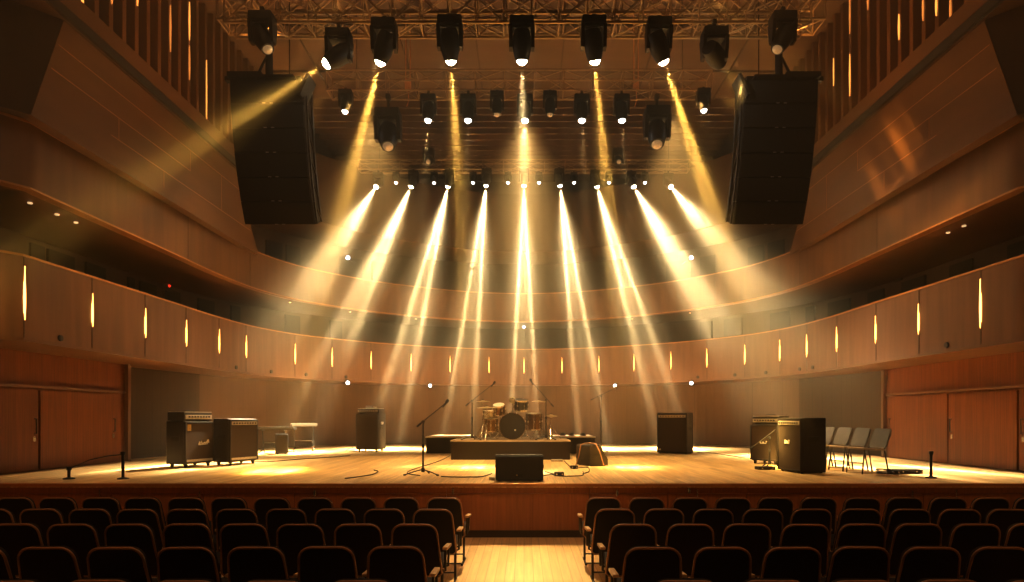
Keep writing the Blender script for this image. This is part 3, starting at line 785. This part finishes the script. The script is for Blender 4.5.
# ------------------------------------------------------------------ mic stands
def mic_stand(label, loc, h, tip, back, rz=0., base='tripod', mic=True, lit=False, leg=.32):
    """h: clutch height; tip/back: boom ends relative to the clutch"""
    root = thing('microphone_stand', label, 'microphone stand', loc, rz)
    MB().tube([(0,0,.05),(0,0,h*.55)], .016, 10).build('lower_pole', M_BLACK, root, 50)
    MB().tube([(0,0,h*.5),(0,0,h)], .010, 8).build('upper_pole', M_BLACK, root, 50)
    MB().cyl((0,0,h*.55), .024, .06).build('height_clutch', M_RUBBER, root, 50)
    MB().cyl((0,0,h), .026, .06, (0,1,0)).build('boom_clutch', M_RUBBER, root, 50)
    tip, back = Vector(tip)+Vector((0,0,h)), Vector(back)+Vector((0,0,h))
    b = MB().tube([back, tip], .009, 8).build('boom', M_BLACK, root, 50)
    d = (tip-back).normalized()
    MB().tube([back-d*.01, back+d*.09], .018, 8).build('counterweight', M_RUBBER, b, 50)
    if mic:
        MB().lathe([(.012,-.10),(.017,-.02),(.017,.0),(.026,.01),(.030,.04),(.022,.065),(0,.075)], tip, (d+Vector((0,-.2,.4))).normalized() if not lit else (0,0,1), 14).build('microphone', M_BLACK if not lit else M_STEEL, root, 50)
    hub = MB().cyl((0,0,.09), .03, .08).build('hub', M_RUBBER, root, 50)
    for a in (200,330,80):
        e = (leg*math.cos(R(a)), leg*math.sin(R(a)), .012)
        MB().tube([(0,0,.10),(e[0]*.6,e[1]*.6,.055),e], .010, 8).lathe([(.016,-.02),(.016,.02)], e, (math.cos(R(a)),math.sin(R(a)),-.1), 8).build('leg', M_BLACK, root, 50)
    return root
b = ST(423,475)
mic_stand('black boom microphone stand at the stage front, left of centre', b, .93, (.40,.0,.33), (-.10,0,-.08))
b = ST(601,452)
mic_stand('tall boom microphone stand right of the drum riser, boom rising to the right', b, 1.63, (.42,0,.24), (-.30,0,-.11), lit=True, leg=.2)
q = Vector((b.x+.43,b.y-.02,b.z+1.63+.30))
RT = STZ+.46
mic_stand('boom microphone stand at the left of the drum kit, boom tilted right', (XX(472,15.15),15.15,RT), .96, (.52,.1,.42), (-.15,0,-.12), leg=.26)
mic_stand('boom microphone stand at the right of the drum kit, boom tilted left', (XX(546,15.15),15.15,RT), .98, (-.36,.1,.46), (.18,0,-.16), leg=.26)
mic_stand('short boom microphone stand in front of the right amplifiers', (XX(779,12.2)-.05,12.55,STZ), .60, (.12,0,.16), (-.42,-.1,-.22), leg=.2, mic=False)

# ------------------------------------------------------------------ risers and drums
def riser(label, x0, x1, y0, y1, h):
    root = thing('stage_riser', label, 'riser', ((x0+x1)/2,(y0+y1)/2,STZ))
    w, d = x1-x0, y1-y0
    MB().box((0,0,h/2-.012), (w,d,h-.03)).build('skirt', M_RISER, root)
    MB().box((0,0,h-.014), (w+.02,d+.02,.028)).build('deck', M_RISTOP, root)
    e = MB()
    for sy in (-1,1): e.box((0,sy*(d/2+.012),h-.014), (w+.03,.012,.034))
    for sx in (-1,1): e.box((sx*(w/2+.012),0,h-.014), (.012,d+.03,.034))
    e.build('edge_trim', M_RISEDGE, root)
    return root
riser('wide low carpeted drum riser at the centre of the stage', XX(451,14.75), XX(570,14.75), 14.75, 17.35, .46)
riser('low side riser behind and left of the drum riser', XX(426,17.4), XX(468,17.4), 17.42, 19.2, .47)
riser('low side riser behind and right of the drum riser', XX(556,17.4), XX(595,17.4), 17.42, 19.2, .47)

def drum(name, label, loc, r, depth, axis, shell=None, lugs=8, tophead=M_HEADW, legs=0, group='drums of the kit', logo=False):
    root = thing(name, label, 'drum', loc)
    ax = Vector(axis).normalized(); q = Vector((0,0,1)).rotation_difference(ax)
    MB().lathe([(r,-depth/2),(r,depth/2)], (0,0,0), ax, 32).build('shell', shell or M_SHELL, root, 40)
    for sgn in (-1,1):
        MB().lathe([(r+.004,sgn*depth/2-.02),(r+.016,sgn*depth/2-.02),(r+.016,sgn*depth/2+.012),(r-.004,sgn*depth/2+.012),(r-.004,sgn*depth/2+.004),(r+.004,sgn*depth/2)], (0,0,0), ax, 32, True).build('hoop', M_STEEL if name != 'kick_drum' else M_SHELL, root, 40)
        MB().lathe([(0,-.003),(r-.002,-.003),(r-.002,.003),(0,.003)], q @ Vector((0,0,sgn*(depth/2+.004))), ax, 32).build('drum_head', tophead, root, 40)
    for i in range(lugs):
        a = 2*PI*i/lugs
        t = MB().tube([q @ Vector((math.cos(a)*(r+.016),math.sin(a)*(r+.016),-depth/2)), q @ Vector((math.cos(a)*(r+.016),math.sin(a)*(r+.016),depth/2))], .006, 6)
        t.box(q @ Vector((math.cos(a)*(r+.01),math.sin(a)*(r+.01),0)), (.03,.03,.05)); t.build('lug', M_STEEL, root)
    for i in range(legs):
        a = 2*PI*i/legs+.5
        MB().tube([(math.cos(a)*(r+.03),math.sin(a)*(r+.03),depth*.2),(math.cos(a)*(r+.03),math.sin(a)*(r+.03),RT-loc[2]+.01)], .009, 6).build('leg', M_STEEL, root)
    return root
DY = 15.55
kr = .315
k = drum('kick_drum', 'large bass drum with a black front head at the centre of the riser', (XX(512.5,DY),DY,RT+kr+.02), kr, .42, (0,1,0), None, 10, M_HEADB)
MB().lathe([(0,-.004),(.024,-.004),(.024,.004),(0,.004)], (.07,-.222,-.10), (0,1,0), 16).build('badge', M_HEADW, k)
for s in (-1,1): MB().tube([(s*.28,-.1,-.1),(s*.46,-.2,-kr-.01)], .010, 6).build('spur', M_STEEL, k)
drum('rack_tom', 'dark small tom mounted above right of the bass drum', (XX(521,DY+.05),DY+.14,RT+.87), .165, .24, (.05,-.22,.97), M_HEADB, 6, M_HEADB)
drum('rack_tom', 'amber shelled tom mounted above left of the bass drum', (XX(499,DY+.05),DY+.1,RT+.76), .15, .22, (-.05,-.35,.9), None, 6)
drum('snare_drum', 'shallow chrome snare drum left of the bass drum', (XX(490,DY),DY+.15,RT+.64), .178, .14, (0,-.1,1), M_STEEL, 8)
drum('floor_tom', 'amber floor tom standing right of the bass drum on three legs', (XX(534,DY),DY+.25,RT+.45), .20, .40, (0,-.06,1), None, 8, M_HEADW, 3)
drum('floor_tom', 'amber floor tom standing left of the bass drum on three legs', (XX(491,DY),DY-.05,RT+.36), .17, .30, (0,-.06,1), None, 8, M_HEADW, 3)
def stand_legs(root, z=.34, r=.27, m=M_STEEL):
    for i in range(3):
        a = 2*PI*i/3+.4
        MB().tube([(0,0,z),(math.cos(a)*r,math.sin(a)*r,.012)], .009, 6).tube([(0,0,z*.45),(math.cos(a)*r*.6,math.sin(a)*r*.6,z*.42)], .006, 6).build('leg', m, root)
def cymbal(label, px, Y, h, r, tilt, double=False):
    root = thing('cymbal_stand', 'steel stand holding the '+label, 'stand', (XX(px,Y),Y,RT), 0, 'cymbal stands')
    MB().tube([(0,0,.1),(0,0,h*.5)], .014, 8).build('lower_pole', M_STEEL, root, 50)
    MB().tube([(0,0,h*.48),(0,0,h+.05)], .009, 8).build('upper_pole', M_STEEL, root, 50)
    MB().cyl((0,0,h*.5), .024, .05).build('clutch', M_STEEL, root, 50)
    stand_legs(root)
    for j in range(2 if double else 1):
        c = thing('cymbal', label+(', lower plate' if j else ''), 'cymbal', (XX(px,Y),Y,RT+h-.035*j), 0, 'cymbals')
        ax = Vector(tilt)
        MB().lathe([(.0,.028),(.03,.026),(.05,.010),(r*.6,.004),(r,-.012),(r,-.015),(r*.6,.0),(.05,.006),(.0,.022)] if not j else [(0,-.02),(.03,-.018),(.05,-.004),(r*.6,.0),(r,.012),(r,.010),(.05,-.008),(0,-.026)], (0,0,0), ax, 32).build('plate', M_CYMBAL, c, 60)
        MB().cyl((0,0,.04), .016, .03).build('wing_nut', M_RUBBER, c)
cymbal('pale crash cymbal highest on the left of the drums', 483, DY+.45, .97, .17, (0,-.08,1))
cymbal('wide ride cymbal low on the left of the drums', 487, DY-.2, .80, .25, (0,-.05,1))
cymbal('bronze crash cymbal on the right of the drums', 539, DY+.4, .97, .19, (.03,-.08,1))
cymbal('hi-hat pair at the far right of the drums', 551, DY+.2, .60, .16, (0,-.03,1), True)
cymbal('round splash cymbal facing forward above the bass drum', 512.5, DY+.45, 1.0, .095, (0,-.9,.6))
# drum stool
r = thing('drum_stool', 'round padded drum stool behind the bass drum', 'stool', (XX(507,DY+1),DY+.95,RT))
MB().lathe([(0,.56),(.15,.56),(.17,.53),(.17,.49),(.14,.47),(0,.47)], seg=24).build('seat', M_RUBBER, r, 50); MB().tube([(0,0,.12),(0,0,.48)], .016, 8).build('post', M_STEEL, r); stand_legs(r, .25, .24)
r = thing('kick_pedal', 'steel bass drum pedal behind the bass drum', 'pedal', (XX(512,DY),DY+.42,RT))
MB().box((0,.10,.03), (.09,.28,.012), (R(8),0,0)).build('footboard', M_STEEL, r); MB().tube([(-.06,-.05,.0),(-.06,-.05,.2),(.06,-.05,.2),(.06,-.05,0)], .01, 6).build('frame', M_STEEL, r); MB().tube([(0,-.05,.2),(0,-.12,.30)], .006, 6).cyl((0,-.13,.31), .03, .05, (0,1,.4)).build('beater', M_HEADW, r)
# bits lying on the right riser
for i, (px, l) in enumerate(((563,'left'),(572,'middle'),(583,'right'))):
    o = MB().tube([(.10*math.cos(t*.7)*(1-.02*t), .08*math.sin(t*.7), .012+.004*t) for t in range(22)], .010, 6).build('coiled_cable', M_RUBBER, None, 50)
    o.location = (XX(px,17.8),17.9,STZ+.47); tag(o, 'coil of dark cable on the right side riser, %s one' % l, 'cable', 'cable coils on the side riser')

# ------------------------------------------------------------------ wedge monitors
def wedge(label, loc, rz, w, d, h):
    root = thing('floor_monitor', label, 'floor monitor', loc, rz)
    # profile in local y,z: tall back at -y, sloping baffle facing +y
    prof = [(-d/2,.012),(d/2,.012),(d/2,h*.30),(d*.02,h),(-d/2+.02,h),(-d/2,h-.03)]
    M = Matrix.Rotation(PI/2,4,'Z')
    MB().prism(prof, w, M, .01).build('cabinet', M_TOLEX, root)
    a = Vector((0,d/2,h*.30)); b_ = Vector((0,d*.02,h)); mid = (a+b_)/2; ang = math.atan2(b_.z-a.z, b_.y-a.y)
    MB().box((0,mid.y+.006,mid.z+.008), (w-.06,(b_-a).length-.05,.014), (ang+PI,0,0), .003).build('grille', M_GRILLE, root)
    MB().box((0,-d/2-.004,h*.24), (.12,.01,.06), bevel=.003).build('socket_plate', M_RUBBER, root)
    for sx in (-1,1):
        MB().box((sx*(w/2+.004),-.04,h*.55), (.012,.14,.05), bevel=.004).build('handle', M_RUBBER, root)
        MB().box((sx*(w/2-.06),0,.006), (.04,d*.8,.012)).build('foot', M_RUBBER, root)
    return root
w1 = wedge('black wedge monitor seen from behind at the stage front, beside the aisle line', (XX(519.5,9.9),9.92,STZ), 0, .75, .42, .415)
MB().cyl((-.04,-.215,.10), .012, .012, (0,1,0)).build('badge', M_GOLD, w1)
b = ST(593,466)
w2 = wedge('black wedge monitor with draped cable, turned sideways right of the drum riser', b+Vector((0,.2,0)), R(-62), .52, .46, .44)
o = MB().tube([(-.36,-.20,.014),(-.29,-.15,.22),(-.25,-.13,.44),(-.16,-.08,.470),(-.02,-.14,.472),(.05,-.27,.465),(.12,-.36,.30),(.20,-.40,.014)], .012, 8).build('draped_cable', M_PIPE, None, 50)
o.location = b+Vector((0,.17,0)); tag(o, 'brown cable draped over the sideways wedge monitor', 'cable')

# ------------------------------------------------------------------ keyboards on the left
def keyboard(label, loc, rz, w, d, h, slim=False):
    root = thing('keyboard', label, 'keyboard', loc, rz)
    MB().box((0,0,h/2), (w,d,h), bevel=.01).build('case', M_CREAM if slim else M_BLACK, root)
    MB().box((0,-d/2+.07,h+.004), (w-.08,.13,.012)).build('keys', M_CREAM, root)
    kk = MB()
    for i in range(int(w/.034)):
        if i % 7 not in (2,6): kk.box((-w/2+.06+i*.031,-d/2+.095,h+.013), (.012,.08,.010))
    kk.build('black_key', M_RUBBER, root)
    MB().box((0,-d/2-.003,h*.5), (w-.01,.008,h*.7)).build('front_strip', M_CREAM, root)
    return root
def x_stand(label, loc, rz, w, h, name='keyboard_stand'):
    root = thing(name, label, 'stand', loc, rz)
    for sx in (-1,1):
        x = sx*w*.3
        MB().tube([(x,-.02,h),(x-.02*sx,-.02,.12),(x+.05*sx,-.22,.012)], .013, 8).tube([(x-.02*sx,-.02,.12),(x,.2,.012)], .013, 8).build('leg', M_BLACK, root, 50)
        MB().tube([(x,-.17,h-.01),(x,.17,h-.01)], .013, 8).build('support_arm', M_BLACK, root, 50)
    MB().tube([(-w*.3,-.02,h*.45),(w*.3,-.02,h*.45)], .010, 8).build('crossbar', M_BLACK, root)
    return root
b1 = Vector((XX(274,17.6),17.6,STZ))
x_stand('low black stand carrying the long keyboard at the left of the stage', b1, R(8), 1.0, .66)
keyboard('long dark keyboard with a pale front edge at the left of the stage', b1+Vector((0,0,.665)), R(8), 1.16, .34, .07)
b2 = Vector((XX(304,18.3),18.3,STZ))
x_stand('black splayed stand carrying the short keyboard', b2, R(25), .9, .74)
keyboard('short pale keyboard, higher and right of the long one', b2+Vector((0,0,.745)), R(25), .72, .34, .09, True)
cabinet('small dark speaker box standing under the long keyboard', (XX(283,17.2),17.12,STZ), R(20), .33, .30, .56, None, None, False, name='speaker_box', cat='speaker')

# ------------------------------------------------------------------ folding chairs on the right
def stage_chair(loc, rz, label):
    root = thing('stage_chair', label, 'chair', loc, rz, 'row of grey chairs on the right')
    # faces -y locally
    BM = Matrix.Translation((0,.20,.47)) @ Matrix.Rotation(R(-20),4,'X')
    ol = outline(.44,.42,.36,.05)
    MB().prism(ol, .022, BM, .006).build('backrest', M_CHAIR, root, 40)
    MB().box((0,-.02,.445), (.44,.42,.03), (R(-3),0,0), .012).build('seat', M_CHSEAT, root, 40)
    for sx in (-1,1):
        MB().tube([(sx*.20,-.20,.44),(sx*.21,-.25,.012)], .012, 8).build('leg', M_LEGM, root, 50)
        MB().tube([(sx*.20,.30,.70),(sx*.20,.18,.44),(sx*.21,.26,.012)], .012, 8).build('leg', M_LEGM, root, 50)
    MB().tube([(-.2,-.22,.2),(.2,-.22,.2)], .009, 8).build('stretcher', M_LEGM, root, 50)
    return root
ch0 = None
for i, (x, y) in enumerate(((6.00,12.80),(6.04,12.22),(6.08,11.64),(6.12,11.06))):
    lab = 'grey moulded chair, %s from the stage edge in the right-hand row' % ['fourth and farthest','third','second','first and nearest'][i]
    if ch0 is None: ch0 = stage_chair((x,y,STZ), R(-82), lab)
    else: dup(ch0, (x,y,STZ), R(-82), lab, 'row of grey chairs on the right')

# ------------------------------------------------------------------ posts, pedals, cables
def post(label, px, py, h, rope=None):
    b = ST(px,py); root = thing('floor_post', label, 'post', b)
    MB().lathe([(.085,0),(.085,.012),(.03,.03),(.0,.03)], seg=20).build('base', M_BLACK, root, 40)
    MB().tube([(0,0,.02),(0,0,h)], .022, 10).build('pole', M_BLACK, root, 50)
    MB().cyl((0,0,h), .035, .05).build('cap', M_RUBBER, root, 50)
    return b
bb = post('short black post with round base on the right of the stage edge', 931, 478, .42)
ba = post('short black post with round base on the left of the stage edge', 123, 479, .42)
bc = post('stubby black post nearer the left side wall', 69, 479, .17)
o = MB().tube([bc+Vector((0,0,.17)), bc+Vector((.2,.2,.30)), (bc+ba)/2+Vector((0,.3,.36)), ba+Vector((0,0,.40))], .008, 6).build('rope', M_RUBBER, None, 50)
tag(o, 'thin dark rope slung between the two left posts', 'rope')
def cable(label, pts, r=.009, group='cables on the stage'):
    c = catmull([(p[0],p[1]) for p in pts], 7)
    o = MB().tube([(p.x,p.y,STZ+r) for p in c], r, 6).build('cable', M_RUBBER, None, 50)
    return tag(o, label, 'cable', group)
def S2(*pp): return [tuple(ST(a,b)[:2]) for a, b in pp]
cable('dark cable from the front microphone stand to the centre monitor', S2((441,477),(455,477.5),(470,477.5),(482,477),(492,474)))
cable('dark cable looping left of the front microphone stand toward the riser', S2((420,476),(408,474),(410,471),(425,466),(440,461),(450,456)))
cable('thin cable lying left of the front microphone stand', S2((345,479),(360,477),(372,475),(378,472),(374,470.5)))
cable('dark cable running from the centre monitor to the junction box', S2((544,476),(552,475),(560,476.5),(575,476.5),(583,475.5),(583,472)))
cable('dark cable curling by the sideways monitor', S2((545,472),(552,474),(557,475.5)))
cable('dark cable from the drum riser corner to the sideways monitor', S2((564,461),(568,465),(573,469),(580,468),(588,468),(589,472),(583,474)))
cable('dark cable under the keyboards toward the left combo amplifier', S2((254,462),(275,461.5),(300,459.5),(330,457.5),(350,456)))
cable('dark cable behind the right combo amplifier', S2((697,453),(710,453),(730,456),(745,458)))
cable('thin cable beside the cabinet left of the drums', S2((357,447),(349,449),(345,452)))
def floorbox(label, px, py, d=(.16,.10,.07), m=M_RUBBER, name='junction_box', cat='box'):
    b = ST(px,py); r = thing(name, label, cat, b, R(5))
    MB().box((0,0,d[2]/2), d, bevel=.012).build('case', m, r); MB().cyl((d[0]*.3,-d[1]/2-.008,d[2]*.5), .014, .02, (0,1,0), 10).cyl((-d[0]*.3,-d[1]/2-.008,d[2]*.5), .014, .02, (0,1,0), 10).build('socket', M_STEEL, r)
floorbox('black junction box on the cables right of the centre monitor', 559, 476)
floorbox('small black cable box left of the sideways monitor', 574, 468.5, (.14,.12,.06))
floorbox('flat silver box at the foot of the drum riser', 557, 461.5, (.26,.14,.05), M_SILVER)
floorbox('tiny white socket box beside the centre monitor', 492, 480, (.10,.06,.05), M_WHITE)
floorbox('black foot pedal on the floor before the right amplifiers', 765, 469.5, (.34,.18,.06), M_RUBBER, 'foot_pedal', 'pedal')
floorbox('small black pedal by the feet of the nearest grey chair', 893, 474, (.16,.14,.07), M_RUBBER, 'foot_pedal', 'pedal')
floorbox('long black pedal board right of the grey chairs', 906, 473.5, (.42,.18,.08), M_RUBBER, 'pedal_board', 'pedal')
floorbox('black pedal right of the pedal board', 916, 473, (.16,.16,.06), M_RUBBER, 'foot_pedal', 'pedal')
o = MB().tube([(.14*math.cos(t*.6)*(1+.1*math.sin(t)), .12*math.sin(t*.6), .015+.003*t) for t in range(30)], .012, 6).build('coiled_cable', M_RUBBER, None, 50)
o.location = ST(885,474.5); tag(o, 'heap of black cable beside the nearest grey chair', 'cable')

# ------------------------------------------------------------------ light
def area(loc, aim, power, size, col, sy=None):
    li = bpy.data.lights.new('area', 'AREA'); li.energy = power; li.size = size; li.color = col
    if sy: li.shape = 'RECTANGLE'; li.size_y = sy
    o = bpy.data.objects.new('area_lamp', li); C.objects.link(o); o.location = loc
    o.rotation_euler = (Vector(aim)-Vector(loc)).to_track_quat('-Z','Y').to_euler()
    return o
# added wash spots without fixtures, brightening the stage floor
for x in (-3.4,0,3.4):
    spot((x,14.2,8.85), (x*1.0,13.2,STZ), 3500, 58, (1,.65,.26), None, .15, .8, 'quadratic')
spot(P(525,121,13.5)+Vector((0,-.06,-.13)), (0,7.3,0), 850, 30, (1,.70,.32), [(1,0,.075,.13)], .03, .2)
for x in (-3.6,3.6): spot((x,3.4,10.8), (x,7.4,0), 950, 80, (1,.52,.22), None, .3, 1., 'quadratic')  # added unseen spots over the audience, brightening seats and stage front
# added unseen fill spots for the side walls, faint and warm
for x in (-3.5,3.5):
    spot((x,6.0,10.8), (x*2.4,12.5,4.0), 70, 120, (1,.55,.20), None, .5, 1., 'quadratic')
# added spots without fixtures, washing the two galleries' fronts from above
for s in (-1,1):
    spot((s*3.0,13.6,8.7), (s*7.6,12.5,6.2), 60, 70, (1,.58,.20), None, .1, .9, 'quadratic')
    spot((s*3.5,11.0,8.5), (s*7.6,13.5,3.9), 100, 60, (1,.58,.22), None, .1, .9, 'quadratic')

# added spots whose gobos imitate gold streak reflections on side panels and balcony fronts
random.seed(11)
for s, k in ((-1,.6),(1,1.)):
    for (sx,sy,sz),(ax,ay,az),pw,cone in (((2.9,9.9,8.6),(7.25,13.2,6.4),900,40),((4.2,13.3,8.8),(7.7,11.4,3.9),800,56),((3.6,13.3,8.8),(7.5,16.6,3.9),500,46)):
        g = []
        for j in range(9):
            g.append((random.uniform(.3,1.6), random.uniform(-.32,.32), random.uniform(.006,.03), random.uniform(.08,.2)))
        g.append((.05,0,.3,.3))
        spot((s*sx,sy,sz), (s*ax,ay,az), pw*k*(.25 if az > 5 else .11), cone, (1,.55,.15), g, .02, .8, near=12.)
    spot((s*4.4,13.2,8.8), (s*7.3,11.0,10.2), 110, 100, (1,.42,.10), None, .1, 1., 'quadratic')  # added spots with no fixture, to brighten the fins
    spot((s*4.4,10.8,8.6), (s*7.3,13.6,9.8), 110, 100, (1,.42,.10), None, .1, 1., 'quadratic')
w = bpy.data.worlds.new('hall air'); S.world = w; w.use_nodes = True
nt = w.node_tree; bg = nt.nodes['Background']; bg.inputs[0].default_value = (1,.6,.3,1); bg.inputs[1].default_value = .002
vs = nt.nodes.new('ShaderNodeVolumeScatter'); vs.inputs['Color'].default_value = (1,.83,.56,1); vs.inputs['Density'].default_value = .015; vs.inputs['Anisotropy'].default_value = .25
tc = nt.nodes.new('ShaderNodeTexCoord'); sx = nt.nodes.new('ShaderNodeSeparateXYZ'); nt.links.new(tc.outputs['Object'], sx.inputs[0])
mr = nt.nodes.new('ShaderNodeMapRange'); mr.interpolation_type = 'SMOOTHSTEP'
for k_, v_ in (('From Min',1.5),('From Max',6.5),('To Min',.005),('To Max',.026)): mr.inputs[k_].default_value = v_
nt.links.new(sx.outputs['Z'], mr.inputs['Value']); 
nz = nt.nodes.new('ShaderNodeTexNoise'); nz.inputs['Scale'].default_value = .42; nz.inputs['Detail'].default_value = 1; nt.links.new(tc.outputs['Object'], nz.inputs['Vector'])
m2 = nt.nodes.new('ShaderNodeMapRange')
for k_, v_ in (('From Min',.32),('From Max',.68),('To Min',.55),('To Max',1.45)): m2.inputs[k_].default_value = v_
nt.links.new(nz.outputs['Fac'], m2.inputs['Value'])
mm = nt.nodes.new('ShaderNodeMath'); mm.operation = 'MULTIPLY'; nt.links.new(mr.outputs[0], mm.inputs[0]); nt.links.new(m2.outputs[0], mm.inputs[1])
nt.links.new(mm.outputs[0], vs.inputs['Density'])
w.cycles.volume_step_size = 2.4; w.cycles.homogeneous_volume = False
nt.links.new(vs.outputs[0], nt.nodes['World Output'].inputs['Volume'])

# ------------------------------------------------------------------ camera
cam = bpy.data.cameras.new('camera'); co = bpy.data.objects.new('camera', cam); C.objects.link(co)
cam.sensor_width = 36; cam.lens = F/1024*36; cam.shift_x = (512-CX)/1024; cam.shift_y = (CY-291)/1024
cam.clip_end = 200; co.location = (0,0,EYE); co.rotation_euler = (PI/2,0,0)
S.camera = co
S.view_settings.view_transform = 'Standard'; S.view_settings.look = 'None'; S.view_settings.exposure = .08; S.view_settings.gamma = .86
S.cycles.max_bounces = 6; S.cycles.volume_bounces = 0; S.cycles.volume_max_steps = 14
S.cycles.use_denoising = True
